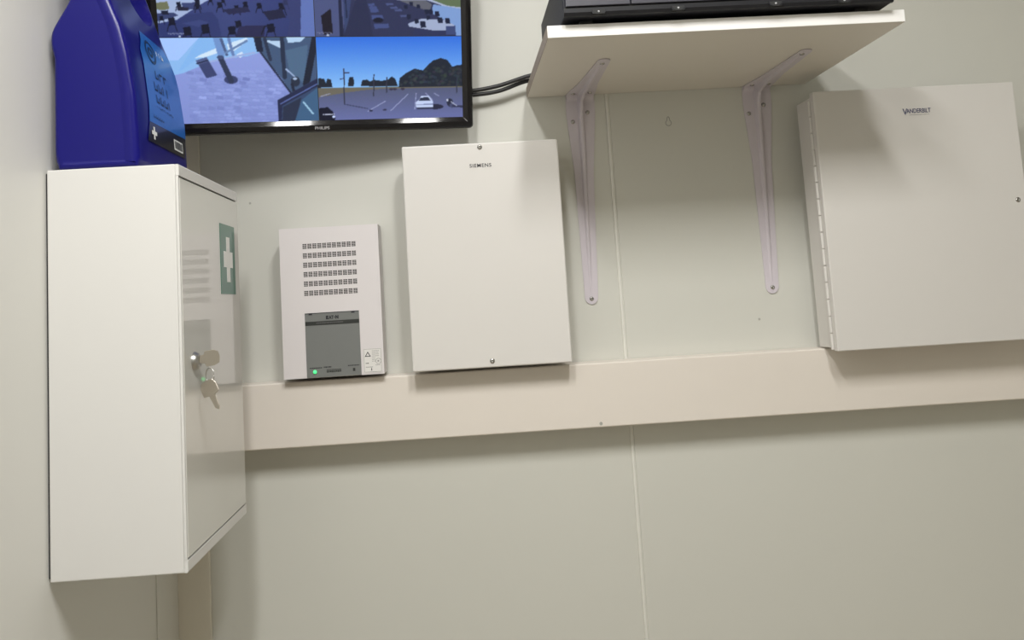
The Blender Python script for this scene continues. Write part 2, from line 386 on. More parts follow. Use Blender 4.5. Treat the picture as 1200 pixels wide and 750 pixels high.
# eye emblem: ring with a small disc, and rows of small worn lettering
em = bmesh.new()
def ringpatch(bm, cy, cz, ry, rz, wdt, off):
    n = 28; A = []; B = []
    for i in range(n):
        q = 2*math.pi*i/n
        for L, s in ((A, 1.0), (B, 1.0-wdt)):
            z = cz+rz*s*math.sin(q); L.append(bm.verts.new((fx(z)+0.0004+off, cy+ry*s*math.cos(q), z)))
    for i in range(n): bm.faces.new((A[i], A[(i+1) % n], B[(i+1) % n], B[i]))
ringpatch(em, -0.305, 0.3120, 0.0165, 0.0140, 0.22, 0.0009)
ringpatch(em, -0.305, 0.3120, 0.0085, 0.0060, 0.5, 0.0009)
part('eye_emblem', em, mat('label_ink', srgb(22, 45, 80), 0.4), t, parent=label)
ws = bmesh.new(); ln = bmesh.new(); rnd = random.Random(3)
def glyph_row(bm, y0, y1, z, h, gw, thick, off=0.0009):
    y = y0
    while y < y1-gw:
        k = rnd.randint(0, 3)
        patch(bm, [(y, z), (y+thick, z), (y+thick, z+h), (y, z+h)], off, 3)
        if k != 1: patch(bm, [(y+thick, z+(h-thick if k == 0 else 0)), (y+gw*0.8, z+(h-thick if k == 0 else 0)), (y+gw*0.8, z+(h if k == 0 else thick)), (y+thick, z+(h if k == 0 else thick))], off, 2)
        if k >= 2: patch(bm, [(y+gw*0.8-thick, z+thick), (y+gw*0.8, z+thick), (y+gw*0.8, z+h*0.7), (y+gw*0.8-thick, z+h*0.7)], off, 2)
        y += gw*1.15
glyph_row(ws, -0.283, -0.255, 0.3140, 0.0060, 0.0075, 0.0016)
part('white_lettering', ws, M_white, t, parent=label)
glyph_row(ln, -0.308, -0.258, 0.2795, 0.0095, 0.012, 0.0020)
glyph_row(ln, -0.318, -0.258, 0.2630, 0.0105, 0.012, 0.0020)
glyph_row(ln, -0.318, -0.262, 0.2480, 0.0095, 0.012, 0.0020)
glyph_row(ln, -0.322, -0.262, 0.2410, 0.0026, 0.005, 0.0008)
glyph_row(ln, -0.335, -0.300, 0.2270, 0.0034, 0.006, 0.0009)
part('dark_lettering', ln, bpy.data.materials['label_ink'], t, parent=label)

# ---------------------------------------------------------------- monitor with four camera views
TVC = Vector((0.24727, -0.11301, 0.38502)); SW = 0.211; SH = SW*9/16
tr_, tu_, tf_ = rotrows(-0.158, 0.264, 0.0096)
tv = thing('monitor', 'black flat monitor showing four camera views, leaning out from back wall', 'monitor', TVC)
tv.matrix_world = Matrix.Translation(TVC+Vector((0, 0, ZO))) @ Matrix((tr_, tf_, tu_)).transposed().to_4x4()
def tpart(name, bm, m, parent=None, smooth=False): return obj(name, bm, m, parent or tv, smooth)
BR, BB, BT = 0.0156, 0.0170, 0.0155      # bezel right / bottom / top
bm = bmesh.new()
def frame_bar(x0, x1, z0, z1): bx(bm, x0, x1, -0.0035, 0.012, z0, z1, 0.0022, 3)
X0, X1, Z0, Z1 = -SW-BR, SW+BR, -SH-BB, SH+BT
def rr(x0, x1, z0, z1, r, n=5):
    P = []
    for cx, cz, a0 in ((x1-r, z1-r, 0), (x0+r, z1-r, 90), (x0+r, z0+r, 180), (x1-r, z0+r, 270)):
        for i in range(n+1):
            a_ = math.radians(a0+90*i/n); P.append((cx+r*math.cos(a_), cz+r*math.sin(a_)))
    return P
def ring_loft(bm, loops):
    L = [[bm.verts.new((x, y, z)) for x, z in pts] for pts, y in loops]; n = len(L[0])
    for A, B in zip(L, L[1:]):
        for i in range(n): bm.faces.new((A[i], A[(i+1) % n], B[(i+1) % n], B[i]))
    return L
ring_loft(bm, [(rr(-SW-0.0002, SW+0.0002, -SH-0.0002, SH+0.0002, 0.0004), 0.004), (rr(-SW-0.0002, SW+0.0002, -SH-0.0002, SH+0.0002, 0.0004), 0.0003),
               (rr(-SW-0.0068, SW+0.0068, -SH-0.0066, SH+0.0068, 0.0010), -0.0030), (rr(X0+0.005, X1-0.005, Z0+0.005, Z1-0.005, 0.004), -0.0030), (rr(X0+0.0015, X1-0.0015, Z0+0.0022, Z1-0.0015, 0.005), -0.0016),
               (rr(X0, X1, Z0, Z1, 0.006), 0.0015), (rr(X0, X1, Z0, Z1, 0.006), 0.014)])
tpart('bezel', bm, M_black)
bm = bmesh.new()
L = ring_loft(bm, [(rr(X0+0.001, X1-0.001, Z0+0.001, Z1-0.001, 0.006), 0.0138), (rr(X0+0.02, X1-0.02, Z0+0.02, Z1-0.02, 0.012), 0.034), (rr(X0+0.03, X1-0.03, Z0+0.03, Z1-0.03, 0.012), 0.036)])
bm.faces.new(L[-1]); bm.faces.new(L[0][::-1]); tpart('back_cover', bm, M_blackm)
bm = bmesh.new(); bx(bm, -0.05, 0.05, 0.0365, 0.046, -0.05, 0.05, 0.002); tpart('mount_plate', bm, M_blackm)
# arm reaching the wall, modelled straight in monitor space
Mi = tv.matrix_world.inverted(); wp = Mi @ Vector((0.30, -0.001, 0.37+ZO)); bm = bmesh.new()
tube(bm, [(0, 0.045, 0), (0, 0.06, 0), (wp.x, wp.y, wp.z)], 0.012, 12); tpart('wall_arm', bm, M_blackm)
# maker's lettering on the bottom bezel
me = text_mesh('PHILIPS', 0.0205, 0.0042, 0.012); me.materials.append(M_logo)
me.transform(Matrix.Translation((-0.0065, -0.0030, -SH-0.0128)) @ Matrix.Rotation(math.pi/2, 4, 'X'))
o = bpy.data.objects.new('maker_lettering', me); COL.objects.link(o); o.parent = tv
# screen pictures, painted cell by cell (what the four cameras show)
W_, H_ = 240, 135
def canvas(c): a_ = np.zeros((H_, W_, 3)); a_[:] = c; return a_
GX, GY = np.meshgrid((np.arange(W_)+.5)/W_, (np.arange(H_)+.5)/H_)
def poly(img, pts, c, al=1.0):
    ins = np.zeros((H_, W_), bool); n = len(pts)
    for i in range(n):
        (xa, ya), (xb, yb) = pts[i], pts[(i+1) % n]
        if ya == yb: continue
        ins ^= ((ya > GY) != (yb > GY)) & (GX < (xb-xa)*(GY-ya)/(yb-ya)+xa)
    img[ins] = img[ins]*(1-al)+np.array(c)*al
def ell(img, cx, cy, rx, ry, c, al=1.0):
    k = ((GX-cx)/rx)**2+((GY-cy)/ry)**2 < 1; img[k] = img[k]*(1-al)+np.array(c)*al
def line(img, x0, y0, x1, y1, wd, c, al=1.0):
    dx, dy = (x1-x0), (y1-y0)*9/16; L2 = dx*dx+dy*dy; px, py = GX-x0, (GY-y0)*9/16
    tt = np.clip((px*dx+py*dy)/L2, 0, 1); d2 = (px-tt*dx)**2+(py-tt*dy)**2
    k = d2 < (wd/2)**2; img[k] = img[k]*(1-al)+np.array(c)*al
rng = np.random.default_rng(5)
def blotch(img, s, amt):
    a_ = rng.normal(size=(H_//s+2, W_//s+2)); a_ = np.kron(a_, np.ones((s, s)))[:H_, :W_]; img += a_[..., None]*amt
# parking lot
def Q(X, Y): return ((X-50)/753, (Y-188)/420)
def P_(L): return [Q(*p) for p in L]
im = canvas((90, 97, 135))
v = np.clip(GY/0.6, 0, 1)[..., None]; sky = np.array((52, 112, 222))*(1-v)+np.array((135, 190, 248))*v
im = np.where((GY < 0.605)[..., None], sky, im)
vv = np.clip((GY-0.6)/0.4, 0, 1)[..., None]; im = np.where((GY >= 0.605)[..., None], np.array((84, 90, 118))*(1-vv)+np.array((104, 112, 165))*vv, im)
poly(im, P_([(50, 444), (803, 440), (803, 452), (420, 452), (300, 456), (180, 470), (50, 490)]), (108, 104, 92))
def tree(L): 
    poly(im, P_(L), (34, 40, 52))
tree([(465, 446), (470, 400), (505, 375), (550, 352), (595, 362), (622, 334), (650, 312), (690, 300), (725, 310), (750, 345), (775, 338), (803, 335), (803, 446)])
tree([(50, 442), (55, 392), (85, 398), (92, 420), (100, 396), (118, 402), (124, 440)]); tree([(204, 438), (206, 410), (212, 392), (230, 390), (236, 412), (232, 438)])
tree([(268, 438), (276, 408), (300, 404), (318, 414), (334, 406), (380, 412), (415, 404), (430, 390), (448, 402), (460, 440)])
for _ in range(120):
    x_ = rng.uniform(470, 800); y_ = rng.uniform(345, 440); u_, v_ = Q(x_, y_)
    if im[min(H_-1, int((v_-0.02)*H_)), min(W_-1, int(u_*W_))].sum() > 200: continue
    ell(im, u_, v_, 0.012, 0.016, (46+rng.uniform(0, 22), 54+rng.uniform(0, 20), 58+rng.uniform(0, 25)), 0.5)
for (x_, y0_, y1_) in ((181, 350, 527), (333, 380, 487), (400, 395, 470), (770, 395, 480)):
    a1, b1 = Q(x_, y0_), Q(x_, y1_); line(im, a1[0]+0.006, a1[1], b1[0], b1[1], 0.008, (52, 55, 72))
a1, b1 = Q(185, 368), Q(212, 368); line(im, *a1, *b1, 0.006, (55, 60, 90)); a1, b1 = Q(165, 400), Q(185, 396); line(im, *a1, *b1, 0.006, (60, 70, 110))
for L in ([(418, 566), (512, 482)], [(300, 566), (392, 516)], [(545, 560), (555, 480)], [(605, 478), (640, 515)], [(650, 480), (675, 495)], [(60, 486), (110, 472)], [(60, 560), (60, 600)]):
    line(im, *Q(*L[0]), *Q(*L[1]), 0.006, (165, 172, 215), 0.75)
line(im, *Q(181, 527), *Q(300, 552), 0.006, (60, 65, 95)); ell(im, *Q(316, 562), 0.012, 0.012, (45, 48, 70)); ell(im, *Q(388, 560), 0.014, 0.010, (55, 58, 85))
for x_ in (425, 445, 485): ell(im, *Q(x_, 455), 0.014, 0.014, (60, 55, 72))
ell(im, *Q(655, 550), 0.058, 0.032, (42, 44, 66))
poly(im, P_([(553, 548), (552, 524), (570, 512), (580, 494), (620, 492), (634, 512), (643, 524), (642, 556), (565, 560)]), (196, 210, 244))
poly(im, P_([(566, 519), (580, 501), (619, 500), (630, 518)]), (44, 50, 72)); line(im, *Q(556, 538), *Q(641, 536), 0.006, (120, 130, 170)); line(im, *Q(560, 557), *Q(640, 556), 0.010, (50, 54, 80))
ell(im, *Q(733, 530), 0.022, 0.05, (42, 46, 66)); ell(im, *Q(745, 545), 0.02, 0.03, (70, 76, 110)); line(im, *Q(750, 548), *Q(803, 553), 0.014, (50, 54, 80))
ell(im, *Q(720, 517), 0.008, 0.015, (200, 205, 225)); line(im, *Q(738, 525), *Q(770, 548), 0.006, (180, 185, 215))
poly(im, P_([(50, 622), (50, 545), (95, 540), (118, 560), (131, 590), (128, 622)]), (22, 24, 42)); ell(im, *Q(124, 590), 0.01, 0.015, (200, 215, 255))
for k in range(7): line(im, *Q(70+k*9, 577), *Q(73+k*9, 577), 0.007, (185, 190, 215))
im_br = im
# paved entrance with bin and bollard
def Q(X, Y): return ((X-85)/860, (Y-205)/478)
im = canvas((142, 150, 212)); im += ((0.75-GY)*18)[..., None]*np.array((0.9, 0.9, 1.0))
for i in range(16):                            # paving pattern: rows of offset setts
    for j in range(16):
        u_, v_ = 0.16+0.055*j+0.012*(i % 3), 0.38+0.042*i
        c_ = rng.normal(0, 1)*12; poly(im, [(u_, v_), (u_+0.045, v_+0.012), (u_+0.040, v_+0.046), (u_-0.006, v_+0.034)], np.array((144, 152, 212))+c_, 0.6)
        line(im, u_-0.006, v_+0.034, u_+0.040, v_+0.046, 0.004, (122, 130, 192), 0.45)
poly(im, P_([(60, 205), (610, 205), (625, 290), (560, 310), (380, 330), (200, 400), (60, 430)]), (150, 190, 240))
poly(im, P_([(60, 205), (300, 205), (180, 330), (130, 330), (60, 300)]), (176, 202, 255)); poly(im, P_([(300, 205), (400, 205), (395, 260), (270, 330), (200, 380), (175, 390)]), (142, 186, 240))
poly(im, P_([(270, 318), (300, 300), (395, 262), (400, 290), (330, 312)]), (225, 235, 250)); poly(im, P_([(450, 240), (560, 208), (570, 222), (480, 285), (455, 275)]), (222, 234, 250))
poly(im, P_([(500, 300), (530, 285), (540, 300), (520, 320)]), (225, 232, 250))
line(im, *Q(395, 205), *Q(415, 300), 0.045, (120, 150, 205)); line(im, *Q(420, 215), *Q(445, 300), 0.018, (82, 96, 135)); line(im, *Q(460, 205), *Q(480, 300), 0.02, (110, 130, 180))
line(im, *Q(440, 290), *Q(560, 225), 0.014, (110, 132, 175)); line(im, *Q(340, 340), *Q(600, 290), 0.012, (165, 178, 225))
poly(im, P_([(275, 330), (335, 312), (386, 414), (326, 430)]), (64, 70, 112)); poly(im, P_([(275, 330), (335, 312), (345, 336), (285, 356)]), (88, 96, 140)); line(im, *Q(280, 348), *Q(340, 330), 0.008, (38, 42, 70))
ell(im, *Q(460, 440), 0.044, 0.048, (62, 68, 108)); line(im, *Q(410, 318), *Q(460, 445), 0.036, (52, 58, 84)); ell(im, *Q(410, 315), 0.022, 0.025, (72, 80, 115))
poly(im, P_([(612, 205), (960, 205), (960, 450), (790, 520), (745, 440), (635, 290), (610, 280)]), (72, 90, 122))
poly(im, P_([(598, 205), (640, 205), (648, 285), (612, 285)]), (36, 40, 60)); poly(im, P_([(655, 222), (745, 228), (750, 270), (690, 240)]), (196, 214, 240)); poly(im, P_([(780, 205), (890, 205), (860, 232), (790, 238)]), (190, 212, 240))
poly(im, P_([(770, 280), (900, 250), (870, 470), (790, 400)]), (88, 112, 140), 0.8); line(im, *Q(755, 205), *Q(760, 430), 0.028, (44, 52, 74)); line(im, *Q(660, 215), *Q(685, 330), 0.022, (48, 55, 78)); line(im, *Q(630, 285), *Q(790, 520), 0.012, (42, 46, 68))
line(im, *Q(945, 205), *Q(880, 470), 0.045, (34, 38, 54)); line(im, *Q(770, 385), *Q(830, 440), 0.01, (170, 185, 220)); ell(im, *Q(820, 455), 0.03, 0.06, (46, 52, 70)); ell(im, *Q(818, 440), 0.014, 0.016, (175, 190, 220)); line(im, *Q(800, 470), *Q(810, 520), 0.02, (40, 44, 62))
poly(im, P_([(790, 520), (960, 430), (960, 700), (725, 700), (735, 590)]), (60, 74, 106)); poly(im, P_([(850, 560), (960, 480), (960, 700), (800, 700)]), (68, 98, 132)); line(im, *Q(860, 575), *Q(910, 640), 0.012, (165, 200, 225))
poly(im, P_([(712, 560), (950, 438), (950, 482), (738, 592), (728, 700), (710, 700)]), (42, 46, 76)); line(im, *Q(730, 580), *Q(950, 468), 0.008, (95, 108, 165)); poly(im, P_([(742, 600), (850, 545), (800, 700), (732, 700)]), (46, 52, 74))
im_bl = im*np.array((0.94, 0.985, 1.0))
# terrace with tables and chairs
def Q(X, Y): return ((X-30)/1140, (Y-268+610)/610)
im = canvas((58, 68, 122)); im += ((GY-0.7)*30)[..., None]*np.array((-.3, -.3, -.5)); im += ((0.5-np.abs(GX-.45))*26)[..., None]
poly(im, [(0, 0), (0.36, 0), (0.36, 0.55), (0.30, 0.60), (0.12, 0.80), (0, 0.84)], (188, 203, 235)); poly(im, P_([(20, 30), (110, 20), (122, 70), (90, 78), (20, 75)]), (128, 130, 96)); poly(im, P_([(30, -200), (420, -200), (300, -60), (30, -40)]), (112, 124, 96))
poly(im, P_([(20, 100), (150, 95), (180, 115), (120, 135), (30, 155)]), (66, 76, 118)); poly(im, P_([(60, 85), (110, 80), (115, 110), (70, 110)]), (34, 38, 58)); poly(im, P_([(210, 30), (310, 25), (330, 70), (220, 80)]), (68, 78, 124)); poly(im, P_([(175, 55), (260, 60), (250, 85), (175, 80)]), (42, 40, 62))
poly(im, P_([(160, 160), (240, 110), (420, 90), (460, 140), (480, 265), (60, 268), (20, 190)]), (56, 66, 118))
poly(im, P_([(200, 170), (330, 145), (395, 165), (320, 195)]), (68, 78, 132))
def seat(x_, y_, s, c=(24, 27, 48)):
    poly(im, P_([(x_-14*s, y_-18*s), (x_+12*s, y_-22*s), (x_+16*s, y_+8*s), (x_-10*s, y_+12*s)]), c)
    for q in (-12, 12): line(im, *Q(x_+q*s, y_+6*s), *Q(x_+(q*1.7)*s, y_+34*s), 0.005, c)
for a_ in [(188, 45, 1.1), (320, 30, 1.3), (320, 62, 1.0), (480, 50, 1.3), (600, 70, 1.2), (665, 45, 1.2), (765, 55, 1.3), (505, 20, .9), (415, 15, .9), (930, 60, 1.6), (130, 165, 1.7), (235, 235, 2.0), (365, 220, 2.1), (605, 185, 1.6), (555, 230, 1.9), (840, 215, 2.0), (60, 140, 1.0), (960, 30, 1.2)]: seat(*a_)
poly(im, P_([(500, 75), (680, 55), (700, 90), (540, 110)]), (46, 48, 82)); poly(im, P_([(790, 90), (930, 70), (960, 130), (830, 150)]), (40, 42, 70)); poly(im, P_([(610, 190), (800, 185), (790, 268), (580, 268)]), (50, 50, 86)); line(im, *Q(770, 250), *Q(800, 190), 0.010, (30, 32, 52)); line(im, *Q(800, 190), *Q(870, 200), 0.008, (30, 32, 52))
poly(im, P_([(900, -60), (1100, -60), (1065, 268), (960, 268), (985, 150)]), (66, 72, 118), 0.7); poly(im, P_([(1095, -340), (1180, -340), (1180, 270), (1060, 270)]), (112, 132, 196))
for k in range(9): line(im, *Q(100+k*13, 240), *Q(104+k*13, 240+(k%2)*6), 0.006, (150, 156, 190))
ell(im, *Q(180, 260), 0.008, 0.012, (215, 225, 245)); im_tl = im*np.array((0.86, 0.88, 0.92))
# street side of the terrace
def Q(X, Y): return ((X-35)/1045, (Y-262+585)/585)
im = canvas((56, 60, 92)); poly(im, [(0, 0), (0.28, 0), (0.18, 1), (0, 1)], (88, 96, 138)); poly(im, P_([(80, 120), (150, 70), (158, 240), (92, 250)]), (34, 30, 42)); line(im, *Q(215, -300), *Q(218, 262), 0.022, (40, 44, 70)); poly(im, P_([(235, -200), (330, -200), (270, 150), (240, 250)]), (66, 78, 118)); line(im, *Q(255, -100), *Q(258, 130), 0.012, (44, 52, 82))
poly(im, P_([(330, 0), (400, 0), (440, 262), (230, 262)]), (50, 54, 84))
for k, (x0_, x1_, y_) in enumerate([(410, 455, 45), (418, 470, 65), (425, 480, 82), (432, 510, 125), (448, 550, 185)]): poly(im, P_([(x0_, y_-8), (x1_, y_-12), (x1_+8, y_+6+k*3), (x0_+5, y_+8+k*4)]), (80, 92, 142))
ell(im, *Q(480, 150), 0.035, 0.03, (30, 32, 50))
for x_, y_ in ((560, 40), (590, 65), (620, 82), (660, 122)): poly(im, P_([(x_-25, y_-6), (x_+25, y_-10), (x_+35, y_+6), (x_-15, y_+8)]), (86, 96, 140))
poly(im, P_([(620, 0), (790, -10), (870, 40), (850, 90), (760, 60), (650, 20)]), (112, 112, 120)); poly(im, P_([(800, -330), (1090, -330), (1090, 75), (960, 55), (830, 10), (620, 12), (600, -100)]), (198, 206, 226)); poly(im, P_([(820, -10), (1090, -60), (1090, 62), (980, 50)]), (112, 128, 92))
poly(im, P_([(880, 40), (1090, 72), (1090, 262), (1040, 262), (1000, 170), (860, 100)]), (146, 178, 228)); poly(im, P_([(690, 175), (790, 140), (960, 150), (1030, 185), (1020, 222), (870, 222), (700, 195)]), (186, 196, 222))
for x_, y_, s in ((720, 40, 1), (770, 55, 1), (830, 95, 1.2), (860, 95, 1.2), (905, 108, 1.3), (925, 155, 1.5), (980, 160, 1.4), (800, 185, 1.6), (755, 160, 1.2), (840, 135, 1.1), (700, 130, 1.2), (680, 60, 1.0)):
    poly(im, P_([(x_-14*s, y_-16*s), (x_+10*s, y_-16*s), (x_+14*s, y_+10*s), (x_-10*s, y_+12*s)]), (34, 40, 64))
poly(im, P_([(740, 205), (870, 225), (960, 225), (960, 262), (720, 262)]), (54, 60, 96)); poly(im, P_([(965, 195), (1035, 190), (1040, 255), (965, 255)]), (72, 84, 128))
for k in range(8): line(im, *Q(50+k*13, 234), *Q(54+k*13, 234+(k%2)*6), 0.006, (150, 152, 180))
ell(im, *Q(122, 252), 0.008, 0.012, (215, 225, 240)); im_tr = im*np.array((0.86, 0.88, 0.92))
ms = bpy.data.materials.new('screen_picture'); ms.use_nodes = True; nt = ms.node_tree; b_ = nt.nodes['Principled BSDF']
b_.inputs['Base Color'].default_value = (0.008, 0.008, 0.010, 1); b_.inputs['Roughness'].default_value = 0.25; b_.inputs['Specular IOR Level'].default_value = 0.12
at = nt.nodes.new('ShaderNodeAttribute'); at.attribute_name = 'picture'; nt.links.new(at.outputs['Color'], b_.inputs['Emission Color']); b_.inputs['Emission Strength'].default_value = 1.0
def smooth_img(a_):
    p_ = np.pad(a_, ((1, 1), (1, 1), (0, 0)), mode='edge'); return (p_[:-2, 1:-1]+p_[2:, 1:-1]+p_[1:-1, :-2]+p_[1:-1, 2:]+4*p_[1:-1, 1:-1])/8
bm = bmesh.new(); bx(bm, -SW, SW, 0.0006, 0.004, -SH, SH); screen = tpart('screen', bm, M_blackm)
def view(img, x0, x1, z0, z1):
    img = np.clip(smooth_img(img+rng.normal(0, 1.5, img.shape)), 0, 255)/255.0
    c_ = np.where(img <= 0.04045, img/12.92, ((img+0.055)/1.055)**2.4)
    xs = np.linspace(x0, x1, W_); zs = np.linspace(z1, z0, H_); XX, ZZ = np.meshgrid(xs, zs)
    vtx = np.stack([XX, np.full_like(XX, 0.0004), ZZ], -1).reshape(-1, 3)
    idx = np.arange(W_*H_).reshape(H_, W_); f = np.stack([idx[1:, :-1], idx[1:, 1:], idx[:-1, 1:], idx[:-1, :-1]], -1).reshape(-1, 4)
    me = bpy.data.meshes.new('camera_view'); n, m_ = len(vtx), len(f)
    me.vertices.add(n); me.vertices.foreach_set('co', vtx.ravel()); me.loops.add(m_*4); me.loops.foreach_set('vertex_index', f.ravel().astype(np.int32))
    me.polygons.add(m_); me.polygons.foreach_set('loop_start', np.arange(0, m_*4, 4, dtype=np.int32)); me.update(calc_edges=True); me.validate()
    ca = me.color_attributes.new('picture', 'FLOAT_COLOR', 'POINT'); ca.data.foreach_set('color', np.concatenate([c_.reshape(-1, 3), np.ones((n, 1))], 1).ravel())
    me.materials.append(ms); o = bpy.data.objects.new('camera_view', me); COL.objects.link(o); o.parent = screen; return o
g_ = 0.0005
view(im_tl, -SW, -g_, g_, SH); view(im_tr, g_, SW, g_, SH); view(im_bl, -SW, -g_, -SH, -g_); view(im_br, g_, SW, -SH, -g_)

# ---------------------------------------------------------------- cables from monitor to shelf
def cable(pts, r, label):
    bm = bmesh.new(); tube(bm, spline(pts, 8), r, 10)
    o = finish(obj('cable', bm, M_cable, None, smooth=True), None); tag(o, label, 'cable', 'black cables between monitor and shelf'); return o
cable([(0.380, -0.038, 0.330), (0.440, -0.032, 0.318), (0.470, -0.030, 0.3165), (0.510, -0.030, 0.3222), (0.556, -0.032, 0.3345), (0.600, -0.040, 0.3392), (0.66, -0.045, 0.3392)], 0.0033, 'upper of two black cables running from monitor to shelf')
cable([(0.380, -0.030, 0.320), (0.440, -0.026, 0.311), (0.470, -0.025, 0.3110), (0.510, -0.024, 0.3155), (0.556, -0.024, 0.3295), (0.600, -0.026, 0.3300), (0.66, -0.026, 0.3285)], 0.0033, 'lower of two black cables running from monitor to shelf')

# ---------------------------------------------------------------- wall shelf, brackets, recorder
SX0, SX1, SD, SZ, ST = 0.5549, 0.9981, 0.2994, 0.3085, 0.0154
t = thing('wall_shelf', 'cream melamine wall shelf held up by two lilac brackets', 'shelf', (0.7765, 0.0, SZ))
pbox('board', M_shelf, t, SX0+0.0004, SX1-0.0005, -SD+0.0010, -0.0006, SZ, SZ+ST)
bm = bmesh.new(); bx(bm, SX0, SX1, -SD-0.0002, -SD+0.0009, SZ+0.0001, SZ+ST-0.0001, 0.0005, 2); part('front_edge', bm, M_edge, t)
pbox('side_edge', M_chip, t, SX0-0.0003, SX0+0.0003, -SD+0.0010, -0.0006, SZ+0.0002, SZ+ST-0.0002)
pbox('side_edge', M_edge, t, SX1-0.0004, SX1+0.0003, -SD+0.0010, -0.0006, SZ+0.0002, SZ+ST-0.0002)

def bracket(xc, xb, xe, sc, label):
    """xc corner centre, xb foot of the wall leg, xe end of the shelf arm; sc: wall screws"""
    t = thing('shelf_bracket', label, 'bracket', (xc, 0.0, SZ-0.32), 'pressed steel brackets under the shelf')
    th = 0.0016; zt = SZ-0.0004
    def legx(z): return xc+(xb-xc)*(zt-z)/(zt+0.01)
    def hw(s): return float(np.interp(s, [0, 0.02, 0.12, 0.32], [0.0215, 0.0235, 0.0150, 0.0100]))
    zz = [zt-0.001, zt-0.006, zt-0.012, zt-0.03, zt-0.08, zt-0.12, zt-0.2, zt-0.26, -0.008]
    L = [(legx(z)-hw(zt-z), z) for z in zz]; R_ = [(legx(z)+hw(zt-z), z) for z in zz]
    arc = [(xb-0.0100*math.cos(a_), -0.008-0.0105*math.sin(a_)) for a_ in [math.pi*i/8 for i in range(1, 8)]]
    bm = bmesh.new(); prism(bm, L+arc+R_[::-1], 'y', -0.0003-th, -0.0003); part('wall_leg', bm, M_brk, t)
    yy_ = [-0.002, -0.008, -0.03, -0.08, -0.13, -0.193]
    def ahw(s): return float(np.interp(s, [0, 0.02, 0.06, 0.2], [0.0225, 0.0225, 0.0150, 0.0082]))
    ax_ = lambda y: xc+(xe-xc)*(-y)/0.2
    L = [(ax_(y)-ahw(-y), y) for y in yy_]; R_ = [(ax_(y)+ahw(-y), y) for y in yy_]
    arc = [(xe-0.0080*math.cos(a_), -0.193-0.0075*math.sin(a_)) for a_ in [math.pi*i/8 for i in range(1, 8)]]
    bm = bmesh.new(); prism(bm, L+arc+R_[::-1], 'z', zt-th, zt); part('shelf_arm', bm, M_brk, t)
    # curved bend between the two legs
    bm = bmesh.new(); r = 0.011
    cp = [(-0.0003-th-r*(1-math.sin(q)), zt-th-r*(1-math.cos(q))) for q in [math.pi/2*i/8 for i in range(9)]]
    prism(bm, [(-0.0010, zt-0.0010)]+cp[::-1], 'x', xc-0.0212, xc+0.0212); part('bend', bm, M_brk, t, smooth=False)
    # pressed ridge: runs up the wall leg, round the corner and along the arm
    contour = [(-0.0022, 0.000), (-0.0038, 0.06), (-0.0055, 0.13), (-0.0072, 0.19), (-0.0084, 0.24), (-0.0100, 0.275), (-0.0170, zt-0.013), (-0.040, zt-0.0075), (-0.08, zt-0.0062), (-0.12, zt-0.0050), (-0.155, zt-0.0032), (-0.172, zt-0.0020)]
    base = [(-0.0012, z) for (y, z) in contour[:6]]+[(-0.0012, zt-0.0012)]+[(y, zt-0.0012) for (y, z) in contour[7:]]
    wtop = [0.0004, 0.0008, 0.0012, 0.0016, 0.0019, 0.0020, 0.0018, 0.0018, 0.0016, 0.0013, 0.0009, 0.0004]
    bm = bmesh.new(); rows = []
    for (y, z), (yb, zb), wt in zip(contour, base, wtop):
        xm = legx(z) if z < 0.28 else ax_(y)
        rows.append([bm.verts.new(c) for c in ((xm-wt-0.0032, yb, zb), (xm-wt-0.0006, y*0.94+yb*0.06, z*0.94+zb*0.06), (xm-wt*0.5, y, z), (xm+wt*0.5, y, z), (xm+wt+0.0006, y*0.94+yb*0.06, z*0.94+zb*0.06), (xm+wt+0.0032, yb, zb))])
    for A, B in zip(rows, rows[1:]):
        for i in range(5): bm.faces.new((A[i], A[i+1], B[i+1], B[i]))
        bm.faces.new((A[5], A[0], B[0], B[5]))
    bm.faces.new(rows[0]); bm.faces.new(rows[-1][::-1])
    part('ridge', bm, M_brk, t, smooth=False)
    for x, z in sc: part('screw', screw_bm(bmesh.new(), x, -0.0019, z, 0.0034), M_screw, t, smooth=True)
    for x, y in ((xe-0.001, -0.183), (xc-0.0125, -0.0195), (xc+0.0125, -0.022)):
        bm = bmesh.new(); lathe(bm, [(0.0036, 0), (0.0032, 0.0012), (0.0016, 0.0018), (0, 0.0018)], (x, y, zt-th), (0, 0, -1), 12)
        part('screw', bm, M_screw, t, smooth=True)
    return t
bracket(0.6375, 0.6337, 0.6425, ((0.6240, 0.2660), (0.6480, 0.2800), (0.6337, -0.0100)), 'lilac-white shelf bracket beside the white wall joint, nearer the monitor')
bracket(0.9185, 0.9152, 0.9180, ((0.9035, 0.2650), (0.9278, 0.2780), (0.9155, -0.0090)), 'lilac-white shelf bracket next to the hinged white alarm box')

RX0, RX1, RYF, RYB, RZ0, RZ1 = 0.5742, 0.9775, -0.3165, -0.085, 0.3290, 0.397
t = thing('video_recorder', 'flat dark grey video recorder lying on the wall shelf', 'recorder', ((RX0+RX1)/2, -0.2, SZ+ST))
pbox('casing', M_rec, t, RX0, RX1, RYF+0.006, RYB, RZ0+0.0006, RZ1, bev=0.0012)
pr = [(RYF+0.0062, RZ0+0.0001), (RYF+0.0022, RZ0+0.0003), (RYF, RZ0+0.0040), (RYF, RZ0+0.0092), (RYF+0.0062, RZ0+0.0092)]
bm = bmesh.new(); prism(bm, pr, 'x', RX0, RX1); part('front_lip', bm, M_recl, t)
pbox('groove', M_dark, t, RX0+0.001, RX1-0.001, RYF+0.0035, RYF+0.0060, RZ0+0.0093, RZ0+0.0115)
XD = 0.6553
pbox('bay_cover', M_recf, t, RX0+0.0025, XD-0.0007, RYF-0.0006, RYF+0.0058, RZ0+0.0115, RZ1-0.004, bev=0.0007)
